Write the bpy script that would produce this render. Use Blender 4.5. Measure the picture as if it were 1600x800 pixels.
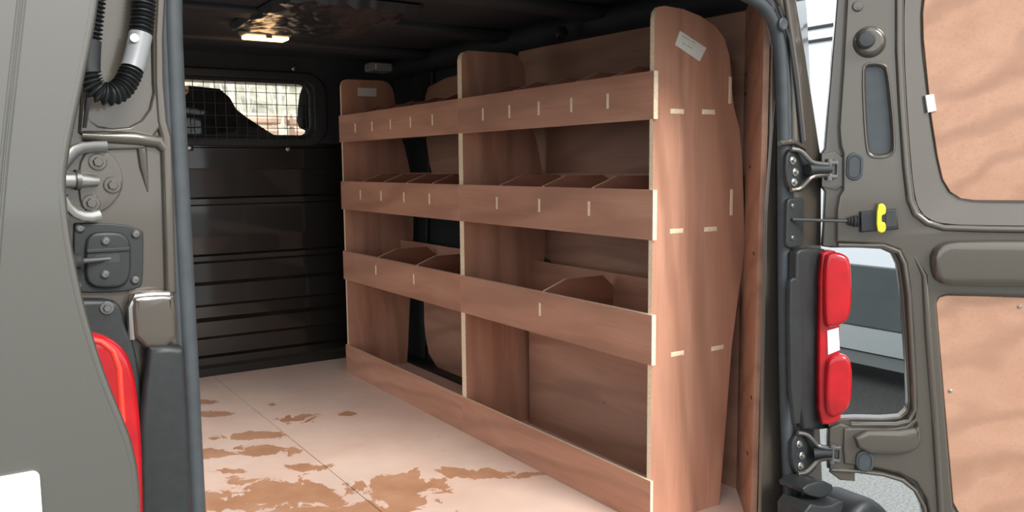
import bpy, bmesh, math, random
from mathutils import Vector, Matrix, noise
random.seed(7)
for o in list(bpy.data.objects): bpy.data.objects.remove(o)
SC = bpy.context.scene
COL = SC.collection

# ------------------------------------------------------------------ camera
CAM_F, YAW, PITCH, ROLL, CAM_H = 1322.08, 0.575264, 0.106583, 0.009183, 0.911884
def cam_axes():
    f = Vector((math.sin(YAW)*math.cos(PITCH), math.cos(YAW)*math.cos(PITCH), -math.sin(PITCH)))
    r = Vector((math.cos(YAW), -math.sin(YAW), 0)); d = f.cross(r)
    c, s = math.cos(ROLL), math.sin(ROLL)
    return c*r+s*d, -s*r+c*d, f
CR, CD, CF = cam_axes()
CAM_O = Vector((0, 0, CAM_H))
cam = bpy.data.cameras.new('camera'); cam.sensor_width = 36; cam.lens = CAM_F*36/1600
cam.clip_start = 0.02; cam.clip_end = 300
cam_ob = bpy.data.objects.new('camera', cam); COL.objects.link(cam_ob)
cam_ob.matrix_world = Matrix(((CR.x, -CD.x, -CF.x, 0), (CR.y, -CD.y, -CF.y, 0), (CR.z, -CD.z, -CF.z, CAM_H), (0, 0, 0, 1)))
SC.camera = cam_ob
AX = {'x': 0, 'y': 1, 'z': 2}
def ray(u, v): return CR*((u-800)/CAM_F) + CD*((v-400)/CAM_F) + CF
def at(u, v, ax, val):
    """the point of a real plane (x, y or z = val) that a survey mark of the photograph falls on"""
    r = ray(u, v); i = AX[ax]
    return CAM_O + r*((val-CAM_O[i])/r[i])

# ------------------------------------------------------------------ light
w = bpy.data.worlds.new('overcast_sky'); SC.world = w; w.use_nodes = True
bg = w.node_tree.nodes['Background']; bg.inputs[0].default_value = (0.90, 0.96, 1.0, 1); bg.inputs[1].default_value = 1.5
sun = bpy.data.lights.new('hazy_sun', 'SUN'); sun.energy = 2.6; sun.angle = math.radians(24); sun.color = (1, .96, .9)
sun_ob = bpy.data.objects.new('hazy_sun', sun); COL.objects.link(sun_ob)
sun_ob.rotation_euler = Vector((-0.14, 0.74, -0.58)).to_track_quat('-Z', 'Y').to_euler()
sun_ob.location = (3, -7, 7)
SC.view_settings.view_transform = 'Standard'; SC.view_settings.look = 'None'
SC.view_settings.gamma = 1; SC.view_settings.use_curve_mapping = False
SC.view_settings.exposure = 0.58

# ------------------------------------------------------------------ materials
MATS = {}
def new_mat(name):
    m = bpy.data.materials.new(name); m.use_nodes = True
    return m, m.node_tree, m.node_tree.nodes['Principled BSDF']
def mix(nt, fac, a, b, mode='MIX'):
    n = nt.nodes.new('ShaderNodeMix'); n.data_type = 'RGBA'; n.blend_type = mode
    for s, v in ((n.inputs[0], fac), (n.inputs[6], a), (n.inputs[7], b)):
        if hasattr(v, 'is_linked'): nt.links.new(v, s)
        elif isinstance(v, (int, float)): s.default_value = v
        else: s.default_value = (*v, 1) if len(v) == 3 else v
    return n.outputs[2]
def coords(nt, scale=(1, 1, 1), loc=(0, 0, 0), rot=(0, 0, 0)):
    tc = nt.nodes.new('ShaderNodeTexCoord'); mp = nt.nodes.new('ShaderNodeMapping')
    mp.inputs['Scale'].default_value = scale; mp.inputs['Location'].default_value = loc; mp.inputs['Rotation'].default_value = rot
    nt.links.new(tc.outputs['Object'], mp.inputs[0]); return mp.outputs[0]
def noise_tex(nt, vec, scale, detail=4, rough=.55, dist=0):
    n = nt.nodes.new('ShaderNodeTexNoise'); n.inputs['Scale'].default_value = scale
    n.inputs['Detail'].default_value = detail; n.inputs['Roughness'].default_value = rough; n.inputs['Distortion'].default_value = dist
    nt.links.new(vec, n.inputs['Vector']); return n.outputs[0]
def ramp(nt, fac, p0, p1, c0=(0, 0, 0), c1=(1, 1, 1)):
    n = nt.nodes.new('ShaderNodeValToRGB'); e = n.color_ramp.elements
    e[0].position = p0; e[0].color = (*c0, 1); e[1].position = p1; e[1].color = (*c1, 1)
    nt.links.new(fac, n.inputs[0]); return n.outputs[0]
def bump(nt, b, h, strength, dist=.002):
    n = nt.nodes.new('ShaderNodeBump'); n.inputs['Strength'].default_value = strength; n.inputs['Distance'].default_value = dist
    nt.links.new(h, n.inputs['Height']); nt.links.new(n.outputs[0], b.inputs['Normal'])
def plain(name, col, rough=.5, metal=0, spec=.5, coat=0, var=0.0, vscale=8, bmp=0, bscale=200, emis=None):
    m, nt, b = new_mat(name)
    v = coords(nt)
    if var:
        n = noise_tex(nt, v, vscale, 5)
        lo = tuple(c*(1-var) for c in col); hi = tuple(min(1, c*(1+var)) for c in col)
        nt.links.new(ramp(nt, n, .3, .7, lo, hi), b.inputs['Base Color'])
    else:
        b.inputs['Base Color'].default_value = (*col, 1)
    b.inputs['Roughness'].default_value = rough; b.inputs['Metallic'].default_value = metal
    b.inputs['Specular IOR Level'].default_value = spec; b.inputs['Coat Weight'].default_value = coat; b.inputs['Coat Roughness'].default_value = .06
    if bmp: bump(nt, b, noise_tex(nt, v, bscale, 3), bmp, .001)
    if emis:
        b.inputs['Emission Color'].default_value = (*emis[0], 1); b.inputs['Emission Strength'].default_value = emis[1]
    MATS[name] = m; return m
def plywood(name, grain, light, dark, seed=0.0, rough=.5):
    m, nt, b = new_mat(name)
    st = {'x': (.16, 1, 1), 'y': (1, .16, 1), 'z': (1, 1, .16)}[grain]
    fine = {'x': (.03, 1, 1), 'y': (1, .03, 1), 'z': (1, 1, .03)}[grain]
    v = coords(nt, st, (seed, seed*1.7, seed*.6)); vf = coords(nt, fine, (seed, 0, 0)); vb = coords(nt, (1, 1, 1), (seed, 2, 1))
    n1 = noise_tex(nt, v, 7, 5, .55, 1.6)
    c = ramp(nt, n1, .32, .68, dark, light)
    wv = nt.nodes.new('ShaderNodeTexWave'); wv.wave_type = 'BANDS'; wv.bands_direction = 'DIAGONAL'
    wv.inputs['Scale'].default_value = 4.5; wv.inputs['Distortion'].default_value = 9; wv.inputs['Detail'].default_value = 2.5; wv.inputs['Detail Scale'].default_value = 1.1
    nt.links.new(v, wv.inputs[0])
    c = mix(nt, ramp(nt, wv.outputs[1], .55, 1.0, (0, 0, 0), (.45, .45, .45)), c, tuple(x*.6 for x in dark))
    nf = noise_tex(nt, vf, 160, 3, .6)
    c = mix(nt, ramp(nt, nf, .5, .8, (0, 0, 0), (.42, .42, .42)), c, tuple(x*.66 for x in dark))
    nb = noise_tex(nt, vb, 3.0, 3)
    c = mix(nt, ramp(nt, nb, .35, .7, (0, 0, 0), (.3, .3, .3)), c, light)
    nt.links.new(c, b.inputs['Base Color'])
    b.inputs['Roughness'].default_value = rough; b.inputs['Specular IOR Level'].default_value = .35
    bump(nt, b, nf, .12, .0006)
    MATS[name] = m; return m
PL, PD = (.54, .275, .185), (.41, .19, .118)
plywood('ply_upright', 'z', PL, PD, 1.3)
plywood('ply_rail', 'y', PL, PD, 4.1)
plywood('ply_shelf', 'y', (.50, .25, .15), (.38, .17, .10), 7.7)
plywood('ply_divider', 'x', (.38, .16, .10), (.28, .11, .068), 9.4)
plywood('ply_lining', 'y', (.46, .25, .17), (.37, .185, .12), 12.9)
plywood('ply_door', 'x', (.46, .255, .17), (.39, .205, .13), 15.2)
def edge_mat():
    m, nt, b = new_mat('ply_edge')
    n = noise_tex(nt, coords(nt, (1, 1, 1)), 220, 2)
    nt.links.new(ramp(nt, n, .3, .7, (.74, .55, .36), (.90, .74, .54)), b.inputs['Base Color'])
    b.inputs['Roughness'].default_value = .6; MATS['ply_edge'] = m
edge_mat()
FLOOR_ROOT = Vector((.9, 2.5, -.02))
def floor_mat():
    m, nt, b = new_mat('worn_floor_ply')
    v = coords(nt)
    base = ramp(nt, noise_tex(nt, v, 3.5, 6, .6), .3, .7, (.70, .48, .385), (.82, .605, .50))
    base = mix(nt, ramp(nt, noise_tex(nt, coords(nt, (1, 1, 1), (5, 1, 0)), 2.2, 3), .52, .75, (0, 0, 0), (.55, .55, .55)), base, (.62, .52, .45))
    # bare patches where the dusty surface has come off: each has its own place and shape on the boards
    def mth(op, a, b0):
        n = nt.nodes.new('ShaderNodeMath'); n.operation = op
        for q_, val in ((n.inputs[0], a), (n.inputs[1], b0)):
            if hasattr(val, 'is_linked'): nt.links.new(val, q_)
            else: q_.default_value = val
        return n.outputs[0]
    def dotp(vec, k):
        n = nt.nodes.new('ShaderNodeVectorMath'); n.operation = 'DOT_PRODUCT'; n.inputs[1].default_value = k
        nt.links.new(vec, n.inputs[0]); return n.outputs['Value']
    best = None
    for cx, cy, rx, ry in ((615, 768, 72, 30), (560, 800, 120, 22), (770, 742, 68, 8), (705, 735, 22, 5), (415, 775, 110, 30), (330, 790, 60, 20), (470, 655, 30, 7), (400, 682, 42, 7), (405, 702, 48, 9), (330, 708, 36, 9), (335, 684, 22, 6), (340, 646, 28, 5), (542, 646, 16, 4), (475, 730, 36, 6), (352, 735, 36, 5), (425, 632, 10, 3), (325, 628, 24, 4)):
        c = at(cx, cy, 'z', 0)-FLOOR_ROOT; u = (at(cx+rx, cy, 'z', 0)-at(cx-rx, cy, 'z', 0))/2; w_ = (at(cx, cy+ry, 'z', 0)-at(cx, cy-ry, 'z', 0))/2
        M = Matrix(((u.x, w_.x), (u.y, w_.y))).inverted()
        a = mth('SUBTRACT', dotp(v, (M[0][0], M[0][1], 0)), M[0][0]*c.x+M[0][1]*c.y)
        b_ = mth('SUBTRACT', dotp(v, (M[1][0], M[1][1], 0)), M[1][0]*c.x+M[1][1]*c.y)
        d = mth('SQRT', mth('ADD', mth('MULTIPLY', a, a), mth('MULTIPLY', b_, b_)), 0)
        best = d if best is None else mth('MINIMUM', best, d)
    rag = noise_tex(nt, coords(nt, (1.4, 1, 1), (.35, 3.15, 0)), 7, 9, .66, .6)
    wet = ramp(nt, mth('ADD', best, mth('MULTIPLY', mth('SUBTRACT', rag, .5), 4.6)), .86, .90, (1, 1, 1), (0, 0, 0))
    stain = ramp(nt, noise_tex(nt, v, 9, 4), .3, .7, (.45, .22, .12), (.57, .31, .19))
    blot = ramp(nt, noise_tex(nt, coords(nt, (1, .8, 1), (3, 2, 0)), 11, 8, .7), .54, .60, (0, 0, 0), (.45, .45, .45))
    near = ramp(nt, mth('ADD', best, 0.0), .5, 4.5, (1, 1, 1), (0, 0, 0))
    base = mix(nt, mth('MULTIPLY', blot, near), base, stain)
    col = mix(nt, wet, base, stain)
    scr = noise_tex(nt, coords(nt, (1, 7, 1), (1, 4, 0), (0, 0, .5)), 9, 6, .7)
    col = mix(nt, ramp(nt, scr, .66, .70, (0, 0, 0), (.6, .6, .6)), col, (.33, .19, .13))
    nt.links.new(col, b.inputs['Base Color'])
    nt.links.new(ramp(nt, wet, 0, 1, (.55, .55, .55), (.38, .38, .38)), b.inputs['Roughness'])
    b.inputs['Specular IOR Level'].default_value = .35
    MATS['worn_floor_ply'] = m
floor_mat()
def paint_mat(name, col, rough=.32):
    m, nt, b = new_mat(name)
    v = coords(nt)
    n = noise_tex(nt, v, 900, 2)
    nt.links.new(ramp(nt, n, .35, .65, tuple(c*.9 for c in col), tuple(c*1.1 for c in col)), b.inputs['Base Color'])
    b.inputs['Metallic'].default_value = .4; b.inputs['Roughness'].default_value = rough
    b.inputs['Coat Weight'].default_value = .7; b.inputs['Coat Roughness'].default_value = .07
    MATS[name] = m
paint_mat('bronze_paint', (.092, .077, .061), .25)
paint_mat('door_skin_paint', (.094, .088, .076), .42)
paint_mat('dark_bulkhead_paint', (.014, .012, .010), .36)
plain('black_plastic', (.014, .0155, .016), .5, var=.2, vscale=60, bmp=.1, bscale=900)
plain('grey_rubber', (.042, .048, .053), .55, var=.15, vscale=30)
plain('black_rubber', (.03, .03, .032), .6)
plain('dark_lining', (.015, .016, .019), .7, var=.25, vscale=6)
plain('dark_headliner', (.024, .025, .029), .6, var=.2, vscale=5)
plain('plastic_film', (.03, .03, .033), .3, spec=.5)
plain('steel', (.42, .40, .37), .3, .9)
plain('dark_steel', (.16, .155, .15), .38, .8)
plain('grey_sleeve', (.22, .225, .23), .4)
plain('red_lens', (.38, .004, .008), .2, spec=.4, coat=.35, var=.25, vscale=14)
plain('red_inner', (.85, .05, .03), .2, coat=.6)
plain('clear_lens', (.75, .70, .68), .1, coat=1)
plain('yellow_plastic', (.85, .75, .03), .4)
plain('paper', (.74, .70, .62), .7, var=.04, vscale=40)
plain('faded_ink', (.50, .48, .43), .8)
plain('white_plate', (.92, .93, .93), .35)
plain('white_clip', (.85, .85, .85), .4)
plain('tarmac', (.20, .205, .20), .9, var=.45, vscale=90, bmp=.5, bscale=120)
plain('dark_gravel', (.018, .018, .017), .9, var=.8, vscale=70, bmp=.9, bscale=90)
plain('van_white', (.86, .90, .94), .3, coat=.6)
plain('dark_body_reflection', (.075, .090, .092), .35, coat=.4, var=.1, vscale=2)  # dark surroundings mirrored in the glossy body, painted as a slate colour
plain('silver_body_sheen', (.36, .39, .39), .35, .3)  # silver bodywork tone with the sky's reflection put into it
plain('seat_cloth', (.018, .018, .02), .9)
plain('log_wood', (.66, .47, .36), .85, var=.35, vscale=4)
plain('twig_bark', (.68, .66, .58), .8, var=.3, vscale=6)
plain('bank_grass', (.36, .34, .28), .95, var=.5, vscale=3)
plain('lamp_housing', (.25, .24, .22), .4)
plain('lamp_glow', (1, .75, .4), .4, emis=((1, .58, .24), 3.5))
plain('lamp_diffuser', (.55, .52, .46), .35)
def glass_mat(name, tint, gloss):
    m = bpy.data.materials.new(name); m.use_nodes = True; nt = m.node_tree
    for n in list(nt.nodes):
        if n.type != 'OUTPUT_MATERIAL': nt.nodes.remove(n)
    out = nt.nodes[0]
    t = nt.nodes.new('ShaderNodeBsdfTransparent'); t.inputs[0].default_value = (*tint, 1)
    g = nt.nodes.new('ShaderNodeBsdfGlossy'); g.inputs['Roughness'].default_value = .03
    lw = nt.nodes.new('ShaderNodeLayerWeight'); lw.inputs[0].default_value = .5
    pw = nt.nodes.new('ShaderNodeMath'); pw.operation = 'POWER'; pw.inputs[1].default_value = 4
    nt.links.new(lw.outputs['Facing'], pw.inputs[0])
    fr = nt.nodes.new('ShaderNodeMapRange'); fr.inputs[3].default_value = gloss; fr.inputs[4].default_value = .6
    nt.links.new(pw.outputs[0], fr.inputs[0])
    mx = nt.nodes.new('ShaderNodeMixShader')
    nt.links.new(fr.outputs[0], mx.inputs[0]); nt.links.new(t.outputs[0], mx.inputs[1]); nt.links.new(g.outputs[0], mx.inputs[2])
    nt.links.new(mx.outputs[0], out.inputs[0]); MATS[name] = m
glass_mat('clear_glass', (.97, .97, .96), .018)

# ------------------------------------------------------------------ mesh helpers (coordinates are world metres)
ROOT = {}
def tag(o, label=None, cat=None, group=None, kind=None):
    if label: o['label'] = label
    if cat: o['category'] = cat
    if group: o['group'] = group
    if kind: o['kind'] = kind
    return o
def thing(name, loc, label=None, cat=None, group=None, kind=None):
    o = bpy.data.objects.new(name, None); COL.objects.link(o); o.location = loc; o.empty_display_size = .05
    ROOT[o.name] = Vector(loc); return tag(o, label, cat, group, kind)
def smooth(me, ang=35):
    for p in me.polygons: p.use_smooth = True
    me.set_sharp_from_angle(angle=math.radians(ang))
def obj(name, me, mats, parent=None, ang=35):
    me.name = name
    for m in (mats if isinstance(mats, (list, tuple)) else [mats]): me.materials.append(MATS[m])
    smooth(me, ang)
    o = bpy.data.objects.new(name, me); COL.objects.link(o)
    wn = o.modifiers.new('weighted_normals', 'WEIGHTED_NORMAL'); wn.keep_sharp = True
    if parent is not None:
        r = ROOT[parent.name]; me.transform(Matrix.Translation(-r)); o.parent = parent; ROOT[o.name] = r
    else:
        xs = [v.co for v in me.vertices]
        b = Vector(((min(v.x for v in xs)+max(v.x for v in xs))/2, (min(v.y for v in xs)+max(v.y for v in xs))/2, min(v.z for v in xs)))
        me.transform(Matrix.Translation(-b)); o.location = b; ROOT[o.name] = b
    return o
def inst(name, src, loc, parent, rot=None):
    """a copy that shares the mesh of src (mesh centred on its own origin)"""
    o = bpy.data.objects.new(name, src); COL.objects.link(o); o.parent = parent
    o.location = Vector(loc)-ROOT[parent.name]
    if rot is not None: o.rotation_euler = rot
    ROOT[o.name] = ROOT[parent.name]; return o
def shared(name, me, mats, ang=35):
    me.name = name
    for m in (mats if isinstance(mats, (list, tuple)) else [mats]): me.materials.append(MATS[m])
    smooth(me, ang); return me
def from_bm(bm):
    me = bpy.data.meshes.new('m'); bmesh.ops.recalc_face_normals(bm, faces=bm.faces); bm.to_mesh(me); bm.free(); return me
def box(x0, x1, y0, y1, z0, z1, bev=0, thin=None, seg=2):
    bm = bmesh.new(); bmesh.ops.create_cube(bm, size=1)
    for v in bm.verts:
        v.co = Vector((x0+(v.co.x+.5)*(x1-x0), y0+(v.co.y+.5)*(y1-y0), z0+(v.co.z+.5)*(z1-z0)))
    if bev: bmesh.ops.bevel(bm, geom=bm.edges[:], offset=bev, segments=seg, affect='EDGES', profile=.5)
    if thin is not None:
        bmesh.ops.recalc_face_normals(bm, faces=bm.faces)
        for f in bm.faces: f.material_index = 0 if abs(f.normal[AX[thin]]) > .7 else 1
    return from_bm(bm)
def join(*mes):
    bm = bmesh.new()
    for me in mes:
        bm.from_mesh(me)
    out = bpy.data.meshes.new('m'); bm.to_mesh(out); bm.free(); return out
def rr(x0, x1, y0, y1, r, n=5):
    r = min(r, (x1-x0)/2-1e-5, (y1-y0)/2-1e-5); P = []
    for cx, cy, a in ((x1-r, y1-r, 0), (x0+r, y1-r, 90), (x0+r, y0+r, 180), (x1-r, y0+r, 270)):
        for k in range(n+1):
            t = math.radians(a+90*k/n); P.append((cx+r*math.cos(t), cy+r*math.sin(t)))
    return P
def chaikin(P, n=2, closed=True):
    P = [Vector(p) for p in P]
    for _ in range(n):
        Q = []; L = len(P)
        for i in range(L if closed else L-1):
            a, b = P[i], P[(i+1) % L]; Q += [a*.75+b*.25, a*.25+b*.75]
        P = Q if closed else [P[0]]+Q+[P[-1]]
    return P
def slab(outline, O, U, V, d0, d1, bev=0.0, holes=(), edge=False, res=2):
    """filled 2-D outline in the plane O + x*U + y*V, from d0 to d1 along U x V, rounded rims"""
    cu = bpy.data.curves.new('c', 'CURVE'); cu.dimensions = '2D'; cu.fill_mode = 'BOTH'
    for pts in (outline, *holes):
        s = cu.splines.new('POLY'); s.points.add(len(pts)-1); s.use_cyclic_u = True
        for p, q in zip(s.points, pts): p.co = (q[0], q[1], 0, 1)
    cu.extrude = max(1e-5, (d1-d0)/2-bev); cu.bevel_depth = bev; cu.bevel_resolution = res; cu.offset = -bev
    ob = bpy.data.objects.new('c', cu); COL.objects.link(ob)
    dg = bpy.context.evaluated_depsgraph_get(); dg.update()
    me = bpy.data.meshes.new_from_object(ob.evaluated_get(dg))
    bpy.data.objects.remove(ob); bpy.data.curves.remove(cu)
    me.materials.clear()
    U = Vector(U).normalized(); V = Vector(V).normalized(); N = U.cross(V); O = Vector(O); mid = (d0+d1)/2
    bm = bmesh.new(); bm.from_mesh(me); bmesh.ops.remove_doubles(bm, verts=bm.verts, dist=1e-6)
    bm.normal_update()
    for f in bm.faces: f.material_index = 1 if edge and abs(f.normal.z) < .5 else 0
    for v in bm.verts: v.co = O+U*v.co.x+V*v.co.y+N*(v.co.z+mid)
    bmesh.ops.recalc_face_normals(bm, faces=bm.faces)
    bm.to_mesh(me); bm.free(); return me
XZ = ((0, 0, 0), (1, 0, 0), (0, 0, 1))      # N = -Y (towards the camera side): d grows towards the viewer
def slab_y(outline, y_front, y_back, bev=0.0, holes=(), edge=False):
    """outline in (x, z), standing across the van between y_front and y_back"""
    return slab(outline, *XZ, -y_back, -y_front, bev, holes, edge)
def slab_x(outline, x0, x1, bev=0.0, holes=(), edge=False):
    """outline in (y, z), standing along the van between x0 and x1"""
    return slab(outline, (0, 0, 0), (0, 1, 0), (0, 0, 1), x0, x1, bev, holes, edge)
def tube(path, r, seg=12, closed=False, cap=True, flat=None):
    P = [Vector(p) for p in path]; n = len(P)
    rad = r if isinstance(r, (list, tuple)) else [r]*n
    bm = bmesh.new(); rings = []; up = None
    for i in range(n):
        a = P[i-1] if (i or closed) else P[0]; b = P[(i+1) % n] if (i < n-1 or closed) else P[-1]
        t = (b-a).normalized()
        if up is None:
            up = Vector((0, 0, 1)) if abs(t.z) < .9 else Vector((1, 0, 0))
        s = t.cross(up).normalized(); up = s.cross(t).normalized()
        ring = []
        for k in range(seg):
            th = 2*math.pi*k/seg; ru = rad[i]*(flat if flat else 1)
            ring.append(bm.verts.new(P[i]+s*math.cos(th)*rad[i]+up*math.sin(th)*ru))
        rings.append(ring)
    for i in range(n if closed else n-1):
        A, B = rings[i], rings[(i+1) % n]
        for k in range(seg): bm.faces.new((A[k], A[(k+1) % seg], B[(k+1) % seg], B[k]))
    if cap and not closed:
        bm.faces.new(rings[0][::-1]); bm.faces.new(rings[-1])
    return from_bm(bm)
def lathe(prof, O, axis, seg=20):
    """prof = (radius, distance along axis)"""
    a = Vector(axis).normalized(); s = a.orthogonal().normalized(); u = a.cross(s); O = Vector(O)
    bm = bmesh.new(); rings = []
    for r, h in prof:
        rings.append([bm.verts.new(O+a*h+(s*math.cos(2*math.pi*k/seg)+u*math.sin(2*math.pi*k/seg))*max(r, 1e-5)) for k in range(seg)])
    for A, B in zip(rings, rings[1:]):
        for k in range(seg): bm.faces.new((A[k], A[(k+1) % seg], B[(k+1) % seg], B[k]))
    bm.faces.new(rings[0][::-1]); bm.faces.new(rings[-1])
    return from_bm(bm)
def bolt_mesh(O, axis, r):
    """round washer with a hexagon head"""
    return join(lathe([(r, 0), (r, r*.22), (r*.9, r*.3)], O, axis, 20), lathe([(r*.58, r*.3), (r*.58, r*.75), (r*.5, r*.85)], O, axis, 6))
def screw_mesh(O, axis, r):
    return lathe([(r, 0), (r*.95, r*.3), (r*.6, r*.6), (r*.3, r*.62), (r*.28, r*.4), (0, r*.4)], O, axis, 14)

# ------------------------------------------------------------------ the van's shell
Y_REAR, Y_BULK = 1.27, 3.79
XL, XR, ZC = 0.08, 1.79, 1.405
tag(obj('ground', box(-40, 40, -30, 60, -.75, -.55), 'tarmac'), kind='structure')
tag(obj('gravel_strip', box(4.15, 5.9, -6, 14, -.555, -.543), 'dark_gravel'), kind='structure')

SEAM = at(500, 722, 'z', 0).x
fl = thing('floor', FLOOR_ROOT, kind='structure')
obj('floor_board', box(XL, SEAM-.0012, 1.30, Y_BULK+.03, -.02, 0, .0008), 'worn_floor_ply', fl)
obj('floor_board', box(SEAM+.0012, XR, 1.30, Y_BULK+.03, -.02, 0, .0008), 'worn_floor_ply', fl)
obj('floor_pan', box(XL-.03, XR+.03, 1.24, 5.4, -.10, -.021), 'dark_bulkhead_paint', fl)
obj('rear_sill', box(.30, 1.62, 1.24, 1.32, -.06, .004, .004), 'black_plastic', fl)

# ceiling with pressed ribs
ce = thing('ceiling', (.9, 2.5, ZC), kind='structure')
obj('roof_panel', box(-.02, 1.88, 1.16, 4.75, ZC+.02, ZC+.10, .01), 'bronze_paint', ce)
obj('headlining', box(XL, XR, 1.27, 4.72, ZC, ZC+.02), 'dark_headliner', ce)
for k, y in enumerate((1.62, 2.16, 2.72, 3.34)):
    obj('roof_bow', slab_y(chaikin([(XL, ZC+.01), (XL, ZC-.05), (XL+.12, ZC-.028), (.9, ZC-.018), (XR-.12, ZC-.028), (XR, ZC-.05), (XR, ZC+.01)], 1), y-.055, y+.055, .010), 'dark_headliner', ce)
obj('cant_rail', tube([(XR-.02, 1.36, ZC-.045), (XR-.02, 2.5, ZC-.03), (XR-.03, 3.78, ZC-.03)], .05, 14), 'dark_lining', ce)
obj('cant_rail', tube([(XL+.03, 1.36, ZC-.045), (XL+.03, 3.78, ZC-.04)], .05, 14), 'dark_lining', ce)
obj('clip', lathe([(.02, 0), (.022, .015), (.014, .03)], (1.67, 2.27, 1.345), (-.3, -.6, -.7), 14), 'black_plastic', ce)

# side walls
wl = thing('wall_left', (XL, 2.5, 0), kind='structure')
obj('inner_panel', slab_x([(1.30, -.02), (3.82, -.02), (3.82, ZC+.02), (1.30, ZC+.02)], XL-.02, XL, .001, holes=[rr(2.35, 3.55, .0, 1.27, .08)]), 'dark_lining', wl)
obj('body_side', slab_x([(1.25, -.35), (5.3, -.35), (5.3, .80), (4.55, .86), (3.95, .86), (3.95, 1.44), (1.25, 1.44)], -.02, .03, .004, holes=[rr(2.35, 3.55, -.05, 1.27, .08)]), 'bronze_paint', wl)
wr = thing('wall_right', (XR, 2.5, 0), kind='structure')
obj('inner_panel', box(XR, XR+.02, 1.55, 3.82, -.02, ZC+.02), 'dark_lining', wr)
obj('body_side', slab_x([(1.52, -.35), (5.3, -.35), (5.3, .80), (4.55, .86), (3.95, .86), (3.95, 1.44), (1.52, 1.44)], 1.83, 1.88, .004), 'bronze_paint', wr)
# plywood lining sheets screwed to the right-hand side
PLY = ['ply_lining', 'ply_edge']
obj('lining_panel', slab_x(chaikin([(1.62, .56), (2.70, .56), (2.72, .95), (2.66, 1.33), (2.60, 1.385), (1.62, 1.385)], 1), 1.756, 1.764, .001), 'ply_lining', wr)
obj('lining_panel', slab_x(chaikin([(2.80, .70), (3.30, .70), (3.42, .98), (3.44, 1.20), (3.38, 1.28), (2.80, 1.30)], 1), 1.766, 1.774, .001), 'ply_lining', wr)
lp = obj('lining_panel', slab_x([(2.52, -.0), (3.24, .0), (3.33, .015), (3.40, .06), (3.43, .13), (3.44, .20), (3.44, .46), (2.52, .46)], 1.746, 1.754, .001), 'ply_lining', wr)
obj('screw', screw_mesh(at(695, 585, 'x', 1.745), (-1, 0, 0), .005), 'steel', lp)
wc = obj('wheel_arch_cover', slab_x(rr(1.58, 2.425, 0.0, .425, .004), 1.640, 1.652, .001, edge=True), PLY, wr)
obj('screw', screw_mesh(at(944, 629, 'x', 1.640), (-1, 0, 0), .004), 'steel', wc)
obj('pillar_post', slab_x([(3.50, -.02), (3.74, -.02), (3.70, .6), (3.55, 1.36), (3.36, 1.36), (3.44, .7)], 1.770, 1.792, .006), 'black_plastic', wr)
obj('sill_box', box(1.70, XR, 2.50, 3.78, -.019, .012, .004), 'black_plastic', wr)
# slanting lining of the rear corner post, with its black slots
A, B = Vector((1.785, 1.60, 0)), Vector((1.565, 1.345, 0))
Ud = (B-A).normalized(); Ld = (B-A).length
pl = obj('corner_lining', slab([(0, 0), (Ld-.035, 0), (Ld-.03, .3), (Ld-.015, .7), (Ld, .95), (Ld, 1.30), (Ld-.03, 1.37), (0, 1.37)], A, Ud, (0, 0, 1), -.014, 0, .001), 'ply_lining', wr)
obj('corner_metal', slab([(.05, -.02), (Ld+.012, -.02), (Ld+.020, 1.38), (.05, 1.38)], A, Ud, (0, 0, 1), -.03, -.015, .002), 'bronze_paint', wr)
obj('lining_panel', slab_x(rr(1.585, 1.99, 0, 1.385, .005), 1.776, 1.784, .001), 'ply_lining', wr)
Nn = Ud.cross(Vector((0, 0, 1)))
slot_me = shared('slot', slab(rr(-.011, .011, -.0035, .0035, .001), (0, 0, 0), Ud, (0, 0, 1), -.002, .0012, 0), 'black_rubber')
for px, py in ((1166, 116), (1165, 147), (1172, 261), (1178, 396), (1174, 621), (1168, 708)):
    r = ray(px, py); t = ((A-CAM_O).dot(Nn))/r.dot(Nn)
    inst('slot', slot_me, CAM_O+r*t, pl)

# bulkhead: pressed dark panel with a window
wf = thing('wall_front', (.9, Y_BULK, 0), kind='structure')
prof = [(-.02, 0), (.035, .0), (.055, .012), (.085, .012), (.095, -.006), (.165, -.006), (.18, .014), (.245, .014), (.262, 0), (.31, 0), (.322, .013), (.405, .010), (.42, 0), (.50, 0), (.512, .016), (.532, .016), (.54, -.004), (.61, 0), (.63, .006), (.75, .004), (.757, .018), (.78, .018), (.788, -.002), (.90, .004), (.912, .010), (.998, .010), (1.003, 0), (1.03, 0)]
bm = bmesh.new(); rows = []
for z, d in prof: rows.append((bm.verts.new((XL, Y_BULK-d, z)), bm.verts.new((XR, Y_BULK-d, z))))
for (a, b), (c, d) in zip(rows, rows[1:]): bm.faces.new((a, b, d, c))
r = bmesh.ops.extrude_face_region(bm, geom=bm.faces[:])
bmesh.ops.translate(bm, verts=[v for v in r['geom'] if isinstance(v, bmesh.types.BMVert)], vec=(0, .03, 0))
obj('pressed_panel', from_bm(bm), 'dark_bulkhead_paint', wf, 25)
WX0, WX1, WZ0, WZ1 = .46, 1.365, 1.058, 1.288
obj('window_surround', slab_y([(XL, 1.02), (XR, 1.02), (XR, ZC+.01), (XL, ZC+.01)], Y_BULK-.004, Y_BULK+.03, .002, holes=[rr(WX0, WX1, WZ0, WZ1, .05)]), 'dark_lining', wf)
obj('window_rim', slab_y(rr(WX0-.075, WX1+.075, WZ0-.05, WZ1+.05, .10), Y_BULK-.018, Y_BULK-.003, .006, holes=[rr(WX0-.012, WX1+.012, WZ0-.012, WZ1+.012, .055)]), 'black_plastic', wf)
sb = shared('bolt', screw_mesh((0, 0, 0), (0, -1, 0), .011), 'steel')
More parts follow.
